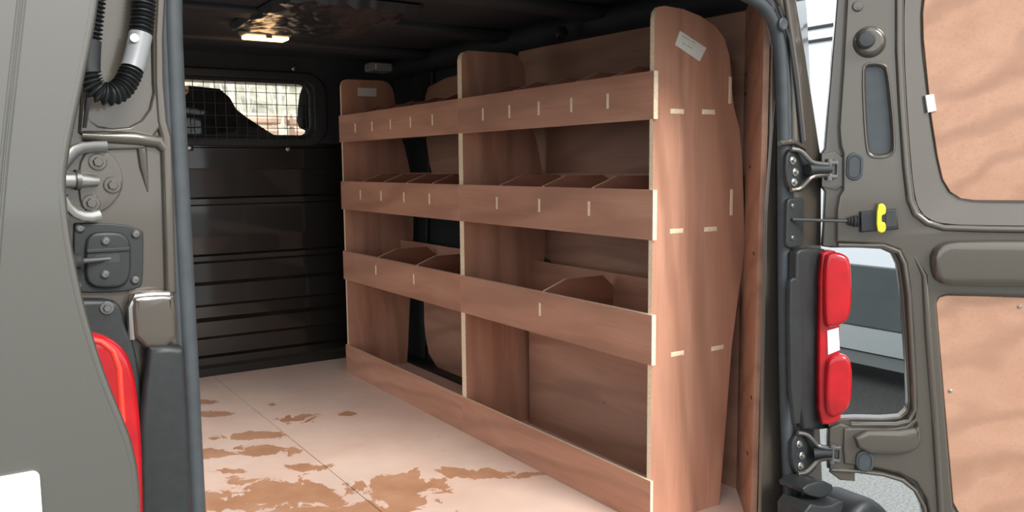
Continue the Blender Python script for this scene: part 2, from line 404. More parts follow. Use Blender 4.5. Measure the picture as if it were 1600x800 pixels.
for px, py in ((296, 231), (450, 233), (459, 107)):
    inst('bolt', sb, at(px, py, 'y', Y_BULK-.012), wf)
obj('bracket', slab_y(rr(at(296, 231, 'y', 3.77).x-.03, at(296, 231, 'y', 3.77).x+.018, .985, 1.03, .006), Y_BULK-.012, Y_BULK+.005, .002), 'black_plastic', wf)
wg = obj('window_1', slab_y(rr(WX0-.01, WX1+.01, WZ0-.01, WZ1+.01, .05), Y_BULK+.012, Y_BULK+.016), 'clear_glass')
tag(wg, 'clear glass window in the dark bulkhead behind a wire grille', kind='structure')
# wire grille in front of that window
gr = thing('window_grille', (.91, Y_BULK-.024, 1.02), 'black wire mesh grille over the bulkhead window', 'grille')
vw = shared('wire', tube([(0, 0, -.14), (0, 0, .14)], .0017, 6), 'black_rubber')
hw = shared('wire', tube([(-.48, 0, 0), (.48, 0, 0)], .0017, 6), 'black_rubber')
for k in range(22): inst('wire', vw, (.447+.0445*k, Y_BULK-.021, 1.163), gr)
for k in range(6): inst('wire', hw, (.915, Y_BULK-.0245, 1.035+.0515*k), gr)

# cab beyond the bulkhead: seats, dash, windscreen frame
cb = thing('wall_cab', (.9, 4.6, -.02), kind='structure')
obj('windscreen_header', box(.02, 1.84, 4.55, 4.75, 1.365, 1.43, .015), 'lamp_housing', cb)
obj('dashboard', slab_x(chaikin([(4.75, .1), (5.25, .1), (5.25, .86), (4.95, .90), (4.78, .84), (4.72, .6)], 2), .03, 1.83, .02), 'black_plastic', cb)
for x in (.03, 1.80):
    obj('windscreen_pillar', tube([(x, 4.70, 1.40), (x, 5.28, .84)], .04, 10), 'dark_lining', cb)
    obj('door_pillar', tube([(x, 3.92, .8), (x, 3.92, 1.41)], .05, 10), 'dark_lining', cb)
obj('scuttle', slab_x([(5.2, -.35), (6.1, -.35), (6.15, .4), (5.9, .66), (5.25, .84), (5.2, .7)], -.02, 1.88, .03), 'bronze_paint', cb)
ws = obj('window_2', slab([(.04, 0), (1.80, 0), (1.78, .77), (.06, .77)], (0, 5.27, .86), (1, 0, 0), (0, -.72, .69), -.002, .002), 'clear_glass')
tag(ws, 'sloping windscreen glass beyond the cab seats', kind='structure')
def seat(px_outline, y0, y1, label, base_x):
    t = thing('cab_seat', (base_x, (y0+y1)/2, -.02), label, 'seat')
    pts = [(at(a, b, 'y', y0).x, at(a, b, 'y', y0).z) for a, b in px_outline]
    obj('backrest', slab_y(pts, y0, y1, .03), 'seat_cloth', t)
    xs = [p[0] for p in pts]
    obj('cushion', box(min(xs)+.02, min(max(xs), 1.80)-.02, y1-.02, y1+.46, .22, .40, .05), 'seat_cloth', t)
    obj('seat_base', box(min(xs)+.05, min(max(xs), 1.80)-.05, y1, y1+.40, -.02, .23, .01), 'seat_cloth', t)
    return t
seat([(215, 131), (300, 133), (346, 138), (362, 152), (372, 170), (390, 184), (401, 191), (410, 197), (424, 206), (440, 216), (448, 300), (444, 400), (215, 400)], 4.05, 4.17, 'dark cab seat filling the left of the bulkhead window', .85)
seat([(484, 128), (478, 146), (475, 168), (474, 188), (477, 198), (492, 206), (488, 230), (488, 400), (545, 400), (545, 128)], 4.05, 4.17, 'dark cab seat edge at the right of the bulkhead window', 1.65)

# rear corner posts
def corner_left():
    t = thing('wall_rear_left', (.18, Y_REAR, -.2), kind='structure')
    obj('post', slab_y([(.03, -.35), (.248, -.35), (.248, 1.45), (.03, 1.45)], Y_REAR, Y_REAR+.05, .006), 'bronze_paint', t)
    obj('return', box(.225, .250, Y_REAR+.03, 1.40, -.10, ZC+.01, .006), 'black_plastic', t)
    def q(px, py, y=Y_REAR): p = at(px, py, 'y', y); return (p.x, p.z)
    # pressed rims and ribs
    obj('rim_ridge', tube([at(a, b, 'y', Y_REAR-.002) for a, b in ((253, -60), (249, 0), (246, 60), (247, 130), (252, 190), (259, 215), (262, 300), (266, 455))], .008, 12), 'bronze_paint', t)
    up = chaikin([q(160, -60), q(240, -60), q(236, 60), q(240, 195), q(132, 204), q(138, 120)], 2)
    obj('upper_pressing', slab_y(chaikin([q(120, -80), q(258, -80), q(252, 60), q(258, 232), q(120, 236), q(128, 120)], 1), Y_REAR-.007, Y_REAR, .0035, holes=[up]), 'bronze_paint', t)
    obj('cross_rib', tube([at(a, b, 'y', Y_REAR-.004) for a, b in ((128, 212), (160, 214), (210, 216), (248, 222), (262, 240))], [.007, .009, .010, .009, .004], 12), 'bronze_paint', t)
    obj('ridge', tube([at(a, b, 'y', Y_REAR) for a, b in ((221, 232), (224, 260), (231, 300))], [.007, .006, .001], 10), 'bronze_paint', t)
    sl = [q(a, b) for a, b in ((128, 200), (138, 120), (150, 30), (158, -60), (166, -60), (158, 30), (146, 120), (134, 200))]
    obj('edge_gap', slab_y(sl, Y_REAR-.010, Y_REAR, .001), 'black_rubber', t)
    return t
cl = corner_left()

def corner_right():
    t = thing('wall_rear_right', (1.62, Y_REAR, -.2), kind='structure')
    def q(px, py, y=Y_REAR): p = at(px, py, 'y', y); return (p.x, p.z)
    pts = [q(1238, -40), q(1247, 0), q(1262, 90), q(1274, 170), q(1286, 250), q(1286, 400), q(1283, 660), q(1290, 800), q(1300, 1000), (1.657, -.30), (1.655, -.06), (1.650, 0), (1.630, .2), (1.612, .40), (1.600, .65), (1.592, .85), (1.582, 1.05), (1.569, 1.17), (1.548, 1.232), (1.52, 1.27), (1.50, 1.32)]
    obj('post', slab_y(pts, Y_REAR, Y_REAR+.04, .010), 'bronze_paint', t)
    bm = bmesh.new(); R_ = []
    for z, x in ((-.35, 1.72), (.1, 1.71), (.29, 1.685), (.69, 1.677), (.92, 1.665), (1.13, 1.605), (1.27, 1.562), (1.36, 1.52), (1.44, 1.48)):
        R_.append([bm.verts.new(q_) for q_ in ((x, 1.30, z), (x+(1.88-x)*.6, 1.375, z), (1.88, 1.52, z), (1.84, 1.52, z), (x+(1.84-x)*.6, 1.405, z), (x-.02, 1.33, z))])
    for a_, b_ in zip(R_, R_[1:]):
        for k in range(6): bm.faces.new((a_[k], a_[(k+1) % 6], b_[(k+1) % 6], b_[k]))
    bm.faces.new(R_[0]); bm.faces.new(R_[-1])
    obj('quarter', from_bm(bm), 'bronze_paint', t)
    obj('rim_ridge', tube([at(a, b, 'y', Y_REAR-.002) for a, b in ((1222, -40), (1234, 40), (1246, 120), (1256, 220))], .006, 10), 'bronze_paint', t)
    obj('gutter_strip', tube([at(a, b, 'y', Y_REAR-.004) for a, b in ((1216, 10), (1234, 62), (1245, 140), (1254, 225))], .0035, 8), 'black_rubber', t)
    obj('cross_rib', tube([at(a, b, 'y', Y_REAR-.003) for a, b in ((1218, 224), (1240, 222), (1258, 232))], .006, 10), 'bronze_paint', t)
    obj('jamb_plate', slab_y([(1.556, -.05), (1.66, -.05), (1.66, 1.1), (1.575, 1.1), (1.553, .8)], 1.314, 1.324, .002), 'bronze_paint', t)
    g = at(1222, 38, 'y', Y_REAR-.002)
    obj('plug', lathe([(.014, 0), (.014, .004), (.011, .006), (.002, .005)], g, (0, -1, 0), 18), 'grey_rubber', t)
    return t
crn = corner_right()
hd = tag(obj('trim_1', slab_y([(.05, 1.33), (.5, 1.345), (.91, 1.35), (1.4, 1.335), (1.60, 1.30), (1.66, 1.36), (1.66, 1.48), (.05, 1.48)], 1.22, 1.30, .006), 'bronze_paint'), 'painted roof header above the rear opening', kind='structure')

# rubber seal round the rear opening
sp = [(.264, 1.30, -.06), (.264, 1.30, .4), (.264, 1.30, .7), (.264, 1.30, 1.0), (.265, 1.30, 1.15), (.277, 1.30, 1.25), (.34, 1.30, 1.292), (.5, 1.30, 1.302), (.91, 1.30, 1.305), (1.25, 1.30, 1.292), (1.40, 1.30, 1.278), (1.48, 1.30, 1.258), (1.525, 1.30, 1.225), (1.548, 1.30, 1.17), (1.562, 1.30, 1.05), (1.572, 1.30, .85), (1.580, 1.30, .65), (1.592, 1.30, .40), (1.61, 1.30, .2), (1.632, 1.30, 0), (1.635, 1.30, -.06)]
sl = obj('door_seal', tube([Vector(p)-Vector((0, .016, 0)) for p in chaikin(sp, 2, False)], .0140, 12), 'grey_rubber')
tag(sl, 'dark grey rubber seal running round the rear door opening', 'door seal')
lip = obj('seal_lip', tube([Vector(p)+Vector((-.013 if p[0] < .9 else .013, -.018, .013 if p[2] > 1.24 else 0)) for p in chaikin(sp, 2, False)], .0085, 10), 'grey_rubber', sl)

# ------------------------------------------------------------------ plywood racking
XF = 1.400
PROF = [(1.407, 0), (1.407, 1.255), (1.410, 1.272), (1.420, 1.284), (1.440, 1.288), (1.50, 1.286), (1.56, 1.274), (1.612, 1.254), (1.645, 1.225), (1.664, 1.185), (1.673, 1.11), (1.682, 1.06), (1.706, 1.0), (1.718, .92), (1.726, .82), (1.734, .70), (1.728, .64), (1.716, .58), (1.692, .43), (1.676, .24), (1.657, .02), (1.655, 0)]
PROF_IN = [(1.407, 0), (1.407, 1.258), (1.411, 1.274), (1.420, 1.285), (1.436, 1.290), (1.60, 1.292), (1.630, 1.284), (1.650, 1.262), (1.658, 1.235), (1.665, 1.14), (1.680, 1.06), (1.704, 1.0), (1.718, .94), (1.734, .86), (1.742, .70), (1.738, .60), (1.722, .40), (1.700, .10), (1.692, 0)]
UPR = ['ply_upright', 'ply_edge']; RAIL = ['ply_rail', 'ply_edge']; SHF = ['ply_shelf', 'ply_edge']; DIV = ['ply_divider', 'ply_edge']
ROWS = [(1.0195, 1.133, 1.034, 1.655), (.728, .850, .736, 1.715), (.418, .544, .426, 1.685)]     # rail bottom, rail top, shelf underside, shelf back
tenon_me = shared('tenon', box(-.0012, .004, -.0045, .0045, -.019, .019, .0004), 'ply_edge')
def divider_mesh(row):
    zb, zt, zs, xb = ROWS[row]; xb -= .014
    p = [(XF+.0125, zs+.0125), (XF+.0125, zt+.002), (1.492, zt+.031), (min(1.63, xb-.04), zt+.031), (xb, zt-.004), (xb, zs+.0125)]
    return slab_y(p, -.0045, .0045, 0, edge=True)
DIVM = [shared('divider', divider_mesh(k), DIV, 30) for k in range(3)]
def rack(y0, y1, name_label, ends, cells):
    t = thing('shelf_rack', (1.55, (y0+y1)/2, 0), name_label, 'shelving')
    ups = []
    for (a, b), lab in ends:
        u = obj('end_panel', slab_y(PROF if a < 1.6 else PROF_IN, a, b, 0, edge=True), UPR, t, 30); u['label'] = lab; ups.append(u)
    ya, yb = ends[0][0][0], ends[1][0][1]
    ra = ya-(.010 if ya < 1.6 else 0); rb = yb
    obj('kick_board', box(XF-.002, XF+.0065, ra, rb, 0, .123, 0, 'x'), RAIL, t, 30)
    for k, (zb, zt, zs, xb) in enumerate(ROWS):
        rl = obj('front_rail', box(XF-.002, XF+.0115, ra, rb, zb, zt, 0, 'x'), RAIL, t, 30)
        sh = obj('shelf', box(XF+.0118, xb, ends[0][0][1], ends[1][0][0], zs, zs+.012, 0, 'z'), SHF, t, 30)
        obj('back_strip', box(xb-.012, xb, ends[0][0][1], ends[1][0][0], zs+.0122, (zt+.034) if k else zt, 0, 'x'), RAIL, t, 30)
        n = cells[k]; i0, i1 = ends[0][0][1], ends[1][0][0]
        for j in range(1, n):
            y = i0-.006+(i1-i0+.012)*j/n
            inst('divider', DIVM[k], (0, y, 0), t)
            zc = (1.073, .796, .492)[k]
            inst('tenon', tenon_me, (XF-.002, y, zc), rl)
    return t, ups
near, nu = rack(1.539, 2.478, 'plywood shelf rack nearest the rear doors with a broad end panel', [((1.539, 1.553), 'broad pinkish plywood end panel facing the doors'), ((2.465, 2.4785), 'plywood end panel butted against the far rack')], (6, 4, 2))
far, fu = rack(2.479, 3.53, 'plywood shelf rack farther in beside the dark bulkhead', [((2.479, 2.4925), 'plywood end panel butted against the near rack'), ((3.517, 3.53), 'plywood end panel beside the bulkhead')], (6, 5, 3))
# tenons showing through the near end panel
th = shared('tenon', box(-.0225, .0225, -.0012, .004, -.006, .006, .0004), 'ply_edge')
tv = shared('tenon', box(-.005, .005, -.0012, .004, -.034, .034, .0004), 'ply_edge')
for a, b in ((1058, 174), (1107, 175), (1057, 361), (1110, 358), (1058.5, 552.5), (1121, 543.5)):
    p = at(a, b, 'y', 1.539); inst('tenon', th, p, nu[0])
for a, b in ((1142, 141), (1144, 316)):
    p = at(a, b, 'y', 1.539); inst('tenon', tv, (p.x-.003, p.y, p.z), nu[0])
def quad_slab_y(pts, y, d):
    return slab_y([(p.x, p.z) for p in (at(a, b, 'y', y) for a, b in pts)], y-d, y-.0002)
st = obj('paper_label', quad_slab_y([(1062, 48), (1103.5, 75), (1093, 96), (1054.5, 70)], 1.539, .0008), 'paper', nu[0]); st['label'] = 'small tilted white paper label near the top'
# faint two-line print on the label, too worn to read
for a, b, c, d in ((1066, 56, 1078, 63), (1080, 64, 1086, 67.6), (1066, 67, 1071, 70), (1073, 71, 1081, 75.6)):
    obj('faded_print', quad_slab_y([(a, b-1.1), (c, d-1.1), (c, d+1.1), (a, b+1.1)], 1.539-.0009, .0003), 'faded_ink', st)
s2 = obj('paper_label', quad_slab_y([(559, 137), (588, 138), (588, 151), (559, 150)], 3.517, .0008), 'paper', fu[1]); s2['label'] = 'small white paper label near the top'

# ------------------------------------------------------------------ lamps and film on the ceiling
lm = thing('ceiling_lamp', (.955, 3.10, ZC-.06), 'small warm glowing lamp lit on the van ceiling', 'lamp')
obj('housing', box(.872, 1.046, 3.06, 3.15, ZC-.024, ZC+.004, .012), 'lamp_housing', lm)
obj('diffuser', box(.882, 1.036, 3.070, 3.140, ZC-.034, ZC-.022, .005), 'lamp_glow', lm)
obj('switch', box(.95, .972, 3.064, 3.072, ZC-.032, ZC-.022, .002), 'lamp_housing', lm)
L = bpy.data.lights.new('lamp_light', 'POINT'); L.energy = .25; L.color = (1, .6, .28); L.shadow_soft_size = .04
lo = bpy.data.objects.new('lamp_light', L); COL.objects.link(lo); lo.parent = lm; lo.location = (0, 0, -.03)
l2 = thing('side_lamp', (1.70, 3.70, 1.36), 'unlit oblong lamp high above the far shelf rack', 'lamp')
obj('housing', box(1.62, 1.785, 3.66, 3.762, ZC-.055, ZC-.012, .012), 'lamp_housing', l2)
obj('diffuser', box(1.632, 1.773, 3.650, 3.668, ZC-.050, ZC-.020, .006), 'lamp_diffuser', l2)
for k in range(2): obj('ridge', box(1.636, 1.77, 3.6465, 3.652, ZC-.046+.012*k, ZC-.042+.012*k), 'lamp_housing', l2)
bm = bmesh.new(); n = 60; G = []
for i in range(n+1):
    for j in range(n+1):
        x = .80+.42*i/n; y = 2.36+.64*j/n
        z = ZC-.022-.016*abs(noise.noise((x*14, y*9, 1.3)))-.008*abs(noise.noise((x*30+y*22, y*26, 4)))
        if i in (0, n) or j in (0, n): z = ZC-.006
        G.append(bm.verts.new((x, y, z)))
for i in range(n):
    for j in range(n):
        a = i*(n+1)+j; bm.faces.new((G[a], G[a+1], G[a+n+2], G[a+n+1]))
fm = obj('plastic_sheet', from_bm(bm), 'plastic_film', None, 20); tag(fm, 'crinkled glossy plastic film stuck to the ceiling behind the lit lamp', 'plastic sheet')

# ------------------------------------------------------------------ left rear door, swung fully back
YD = 1.13
def qd(px, py, y=YD): p = at(px, py, 'y', y); return (p.x, p.z)
edge_px = [(170, -220), (160, -90), (150, 0), (140, 60), (128, 120), (115, 180), (104, 235), (98, 280), (100, 320), (106, 370), (115, 420), (128, 480), (145, 540), (165, 600), (188, 655), (203, 695), (211, 730), (215, 765), (216, 810), (214, 1000), (210, 1200)]
d1 = thing('door_1', (-.15, YD+.02, -.25), 'smooth grey-brown painted door standing open at the left', kind='structure')
E2 = [Vector(qd(*p)) for p in edge_px]
outl = [tuple(p) for p in chaikin(E2, 2, False)]
skin = outl+[(-.58, -.20), (-.60, .6), (-.56, 1.30), (.05, 1.42)]
ds = obj('door_skin', slab_y(skin, YD, YD+.028, .006), 'door_skin_paint', d1)
obj('door_inner', slab_y([(p[0]-.025, p[1]) for p in outl]+[(-.55, -.15), (-.57, .6), (-.53, 1.27), (.03, 1.38)], YD+.028, YD+.05, .004), 'bronze_paint', d1)
obj('hem', tube([(p[0]-.003, YD+.006, p[1]) for p in outl[4:-4]], .0065, 12), 'door_skin_paint', d1)
for k, dx in ((0, 0), (1, 8.5)):
    obj('crease', tube([at(a+dx, b, 'y', YD+.0005) for a, b in ((38, -120), (29.5, 0), (16, 120), (3, 240), (-6, 340), (-16, 470))], .0022, 8), 'door_skin_paint', d1)
np_ = obj('number_plate', slab_y(rr(-.30, at(61, 733, 'y', YD).x, at(61, 733, 'y', YD).z-.115, at(61, 733, 'y', YD).z, .008), YD-.006, YD, .0015), 'white_plate', d1); np_['label'] = 'blank white plate'

# hinge, strap plate and bracket on the left post
def at_l(px, py, d=0.0): return at(px, py, 'y', Y_REAR-d)
hg = obj('hinge', slab_y(chaikin([(lambda p: (p.x, p.z))(at_l(a, b)) for a, b in ((122, 236), (168, 234), (190, 262), (192, 300), (160, 334), (122, 330))], 2), Y_REAR-.006, Y_REAR, .002), 'bronze_paint', d1); hg['label'] = 'bare metal hinge with three bolts'
obj('arm', tube([at_l(a, b, .030-.02*k/5) for k, (a, b) in enumerate(((96, 262), (108, 246), (118, 236), (130, 231), (148, 229), (167, 229)))], .0035, 10, flat=2.2), 'dark_steel', hg)
obj('arm', tube([at_l(a, b, .030-.02*k/5) for k, (a, b) in enumerate(((100, 308), (108, 322), (118, 332), (130, 337), (143, 338), (156, 335)))], .0045, 10, flat=1.6), 'steel', hg)
obj('barrel', tube([at_l(98, 281, .03), at_l(118, 281, .026), at_l(150, 283, .012)], [.011, .011, .008], 16), 'steel', hg)
obj('collar', tube([at_l(117, 281, .026), at_l(124, 281, .025)], .0135, 16), 'dark_steel', hg)
bmsh = shared('bolt', bolt_mesh((0, 0, 0), (0, -1, 0), .0115), 'bronze_paint')
for a, b in ((152.5, 253), (175.5, 289), (142.5, 317)): inst('bolt', bmsh, at_l(a, b, .006), hg)

ck = thing('check_strap', at_l(165, 457), 'black check strap plate with six screws on the left rear post', 'door check')
def ql(px, py, d=0.0): p = at_l(px, py, d); return (p.x, p.z)
obj('plate', slab_y(chaikin([ql(*p) for p in ((114, 352), (118, 347), (190, 349), (221, 359), (223, 366), (222, 440), (217, 449), (190, 456), (120, 457), (114, 450))], 1), Y_REAR-.008, Y_REAR, .002), 'black_plastic', ck)
obj('cover', slab_y(chaikin([ql(*p) for p in ((131, 378), (138, 366), (150, 361), (182, 361), (196, 368), (202, 382), (202, 430), (192, 444), (178, 449), (150, 449), (136, 442), (131, 430))], 2), Y_REAR-.016, Y_REAR-.007, .004), 'black_plastic', ck)
obj('ridge', slab_y(rr(*[v for p in (ql(133, 393), ) for v in (p[0], ql(200, 393)[0])], ql(133, 394)[1], ql(133, 388)[1], .001), Y_REAR-.019, Y_REAR-.015, .001), 'black_plastic', ck)
obj('slot', slab_y(rr(ql(146, 400)[0], ql(184, 400)[0], ql(146, 410)[1], ql(146, 397)[1], .002), Y_REAR-.0165, Y_REAR-.0155), 'black_rubber', ck)
obj('strap', tube([at_l(104, 411, .05), at_l(128, 408, .03), at_l(172, 404, .014)], [.004, .0038, .003], 10), 'dark_steel', ck)
obj('boot', lathe([(.010, 0), (.012, .004), (.009, .008), (.011, .012), (.006, .016)], at_l(108, 410, .044), (1, .2, .02), 14), 'black_rubber', ck)
sm = shared('screw', screw_mesh((0, 0, 0), (0, -1, 0), .0062), 'dark_steel')
for a, b, d in ((125, 357, .008), (212, 366, .008), (121, 447, .008), (211, 438, .008), (165, 377, .016), (164, 429, .016)): inst('screw', sm, at_l(a, b, d), ck)

bk = thing('bump_bracket', at_l(236, 530), 'shiny pressed metal stop above the black corner trim at left', 'bracket')
obj('block', slab_y(chaikin([ql(*p) for p in ((198, 466), (206, 456), (262, 454), (270, 460), (272, 540), (204, 540))], 1), Y_REAR-.030, Y_REAR, .009), 'bronze_paint', bk)
obj('top_rim', tube([at_l(a, b, .022) for a, b in ((206, 530), (204, 480), (212, 463), (240, 460), (264, 460))], .005, 10), 'steel', bk)

ct = thing('corner_trim', at_l(248, 900), 'black plastic corner trim between the left tail light and the seal', 'trim')
obj('cover', slab_y(chaikin([ql(*p) for p in ((208, 536), (275, 533), (284, 545), (300, 1000), (212, 1000))], 1), Y_REAR-.036, Y_REAR, .010), 'black_plastic', ct)

# left tail light
tl = thing('tail_light', at_l(160, 900), 'curved red tail light half hidden behind the left door', 'tail light')
obj('housing', slab_y(chaikin([ql(*p) for p in ((96, 470), (118, 464), (172, 465), (186, 476), (190, 505), (206, 535), (216, 600), (222, 1000), (96, 1000))], 1), Y_REAR-.028, Y_REAR, .006), 'black_plastic', tl)
obj('screw', bolt_mesh(at_l(167, 481, .028), (0, -1, 0), .009), 'dark_steel', tl)
lens = chaikin([ql(*p) for p in ((90, 506), (130, 510), (160, 517), (184, 534), (198, 560), (207, 610), (214, 700), (218, 1000), (90, 1000))], 2)
obj('lens', slab_y(lens, Y_REAR-.056, Y_REAR-.02, .012), 'red_lens', tl)
obj('inner_ring', tube([at_l(a, b, .0545) for a, b in ((110, 529), (135, 529), (158, 534), (176, 548), (186, 575), (189, 620), (192, 660))], .0042, 12), 'red_inner', tl)

# corrugated cable gaiter
gt = thing('cable_gaiter', at_l(178, 170, .05), 'black corrugated cable hose looping in a U beside the left door', 'hose')
gp_px = [(228, -70, .03), (226, -20, .035), (224, 20, .04), (220, 55, .045), (211, 95, .05), (203, 118, .055), (192, 138, .06), (176, 148, .065), (158, 146, .066), (145, 134, .066), (138, 116, .066), (137, 100, .066), (139, 60, .066), (143, 20, .066), (148, -20, .066), (152, -70, .066)]
gp = chaikin([at_l(a, b, d) for a, b, d in gp_px], 3, False)
acc = [0]
for a, b in zip(gp, gp[1:]): acc.append(acc[-1]+(b-a).length)
def gsample(s):
    for i in range(len(acc)-1):
        if acc[i+1] >= s:
            f = (s-acc[i])/max(1e-9, acc[i+1]-acc[i]); return gp[i].lerp(gp[i+1], f)
    return gp[-1]
def s_of(px, py, d):
    p = at_l(px, py, d); return min(range(len(gp)), key=lambda i: (gp[i]-p).length)
s1, s2_ = acc[s_of(220, 55, .045)], acc[s_of(208, 108, .052)]
s3, s4 = acc[s_of(138, 114, .066)], acc[s_of(139, 60, .066)]
def hose(name, a, b, corr, mat):
    n = int((b-a)/.00085); pts = []; rad = []
    for i in range(n+1):
        s = a+(b-a)*i/n; pts.append(gsample(s))
        rad.append(.0128+(.0026*math.cos(2*math.pi*s/.0056) if corr else .0018))
    obj(name, tube(pts, rad, 18), mat, gt)
hose('corrugated_hose', 0, s1, True, 'black_plastic'); hose('sleeve', s1, s2_, False, 'grey_sleeve')
hose('corrugated_hose', s2_, s3, True, 'black_plastic'); hose('sleeve', s3, s4, False, 'black_plastic'); hose('corrugated_hose', s4, acc[-1], True, 'black_plastic')
cp = at_l(211, 59, .064); obj('white_dot', lathe([(.0055, 0), (.0055, .001), (.004, .0015)], cp+Vector((0, .003, 0)), (-.2, -1, .1), 16), 'white_clip', gt)

# ------------------------------------------------------------------ right rear door, open about 135 degrees
H = Vector((1.70, 1.20, 0)); DU = Vector((.692, -.722, 0)).normalized(); DN = Vector((-DU.y*-1, DU.x*-1, 0))
DN = Vector((DU.y, -DU.x, 0))            # towards the camera
def dd(px, py, n=0.0):
    r = ray(px, py); O = H+DN*n; t = (O-CAM_O).dot(DN)/r.dot(DN); P = CAM_O+r*t-H
    return (P.dot(DU), P.z)
def dp(px, py, n=0.0): t, z = dd(px, py, n); return H+DU*t+DN*n+Vector((0, 0, z))
VZ = Vector((0, 0, 1))
# outlines run along -DU so that U x V points to the viewer
def dslab(outline, n0, n1, bev=0.0, holes=(), edge=False):
    f = (DU.cross(VZ)).dot(DN)
    if f > 0: return slab(outline, H, DU, VZ, n0, n1, bev, holes, edge)
    return slab([(-a, b) for a, b in outline], H, -DU, VZ, n0, n1, bev, [[(-a, b) for a, b in h] for h in holes], edge)
d2 = thing('door_2', H+DU*.3+Vector((0, 0, .02)), 'open right rear door showing its bronze inner side with plywood panels', kind='structure')
out_px = [(1316, -140), (1312, -60), (1309, 0), (1300, 110), (1294, 180), (1290, 232), (1284, 240), (1284, 290), (1290, 300), (1288, 350), (1286, 386), (1300, 388), (1340, 388), (1378, 390), (1396, 398), (1404, 415), (1409, 450), (1414, 510), (1418, 570), (1421, 630), (1418, 645), (1408, 654), (1380, 656), (1340, 655), (1296, 657), (1294, 690), (1294, 735), (1330, 737), (1368, 741), (1400, 748), (1424, 762), (1438, 784), (1446, 815), (1450, 860), (1456, 960)]
OUT = [dd(*p) for p in out_px]
tmax = .66
body = OUT+[(tmax-.02, -.12), (tmax, .3), (tmax, 1.30), (tmax-.06, 1.40), (OUT[0][0]+.05, 1.45)]
obj('door_shell', dslab(body, -.045, -.012, .004), 'bronze_paint', d2)
# inner pressing: frame with openings
up_hole = [dd(*p) for p in ((1430, -50), (1418, -30), (1413, 0), (1413, 80), (1417, 160), (1424, 260), (1430, 310), (1438, 330), (1452, 343), (1476, 350), (1540, 352), (1640, 353))]+[(.60, .775), (.61, 1.28), (.55, 1.335), (.20, 1.345)]
lo_hole = [dd(*p) for p in ((1462, 474), (1466, 464), (1478, 459), (1540, 460), (1640, 463))]+[(.60, .60), (.60, .11)]+[dd(*p) for p in ((1640, 830), (1510, 815), (1496, 806), (1488, 790), (1476, 650))]
slot_hole = chaikin([dd(*p) for p in ((1350, 112), (1356, 103), (1376, 104), (1383, 113), (1394, 228), (1388, 241), (1364, 243), (1356, 232))], 2)
OUT2 = [dd(*p) for p in ((1328, -140), (1326, -60), (1322, 0), (1316, 110), (1310, 200), (1312, 228), (1316, 240), (1316, 296), (1310, 306), (1306, 330), (1306, 378), (1380, 382), (1404, 390), (1414, 410), (1420, 450), (1425, 520), (1430, 630), (1428, 652), (1414, 664), (1380, 668), (1340, 666), (1318, 668), (1316, 700), (1318, 724), (1368, 730), (1404, 738), (1430, 752), (1446, 778), (1454, 815), (1458, 850), (1464, 940))]
frame = OUT2+[(tmax-.04, -.09), (tmax-.02, .3), (tmax-.02, 1.28), (tmax-.08, 1.38), (OUT2[0][0]+.05, 1.42)]
fr = obj('inner_frame', dslab(frame, -.014, .008, .006, holes=[up_hole, lo_hole, slot_hole]), 'bronze_paint', d2)
obj('hinge_flange', dslab([dd(*p) for p in ((1284, 240), (1306, 236), (1318, 246), (1318, 290), (1308, 298), (1284, 292))], -.012, -.004, .002), 'bronze_paint', d2)
obj('hinge_flange', dslab([dd(*p) for p in ((1296, 668), (1312, 662), (1334, 668), (1336, 752), (1312, 750), (1296, 738))], -.012, .002, .003), 'bronze_paint', d2)
# rolled rims of the pressing
obj('pan_rim', tube([dp(a, b, .008) for a, b in ((1408, -80), (1404, 0), (1404, 80), (1408, 160), (1415, 260), (1421, 312), (1430, 334), (1448, 348), (1474, 356), (1540, 358), (1680, 360))], .008, 12), 'bronze_paint', d2)
obj('beam', dslab(chaikin([dd(*p) for p in ((1452, 392), (1470, 378), (1500, 374), (1680, 374))]+[(.60, .735), (.60, .645)]+[dd(*p) for p in ((1680, 446), (1490, 446), (1460, 440), (1452, 420))], 1), .002, .030, .016), 'bronze_paint', d2)
obj('post_ridge', tube([dp(a, b, .006) for a, b in ((1424, 392), (1444, 430), (1450, 520), (1460, 640), (1470, 800), (1474, 860))], [.0008, .007, .009, .009, .009, .006], 12), 'bronze_paint', d2)
obj('notch_rim', tube([dp(a, b, .006) for a, b in ((1310, 383), (1380, 384), (1404, 393), (1413, 412), (1420, 460), (1428, 600), (1429, 640), (1420, 658), (1400, 663), (1330, 663))], .0055, 10), 'bronze_paint', d2)
obj('sill_swell', dslab(chaikin([dd(*p) for p in ((1330, 669), (1424, 669), (1434, 652), (1440, 690), (1414, 708), (1340, 706))], 1), .002, .022, .011), 'bronze_paint', d2)
obj('lower_rim', tube([dp(a, b, .004) for a, b in ((1300, 734), (1340, 736), (1380, 741), (1410, 750), (1430, 766), (1444, 792), (1450, 830))], .005, 10), 'bronze_paint', d2)
SLOPE_A = ((1430, -50), (1418, -30), (1413, 0), (1413, 80), (1417, 160), (1424, 260), (1430, 310), (1438, 330), (1452, 343), (1476, 350), (1540, 352), (1680, 353))
SLOPE_B = ((1462, -45), (1450, -25), (1441, 0), (1441, 70), (1447, 120), (1458, 210), (1470, 270), (1482, 300), (1500, 313), (1524, 317), (1560, 317.5), (1680, 319))
sa = chaikin([dp(a, b, .008) for a, b in SLOPE_A], 2, False); sb_ = chaikin([dp(a, b, -.010) for a, b in SLOPE_B], 2, False)
bm = bmesh.new(); va = [bm.verts.new(p) for p in sa]; vb = [bm.verts.new(p) for p in sb_]; vc = [bm.verts.new(p-DN*.012) for p in sa]
for i in range(len(va)-1):
    bm.faces.new((va[i], va[i+1], vb[i+1], vb[i])); bm.faces.new((vb[i], vb[i+1], vc[i+1], vc[i]))
obj('pan_wall', from_bm(bm), 'bronze_paint', d2, 60)
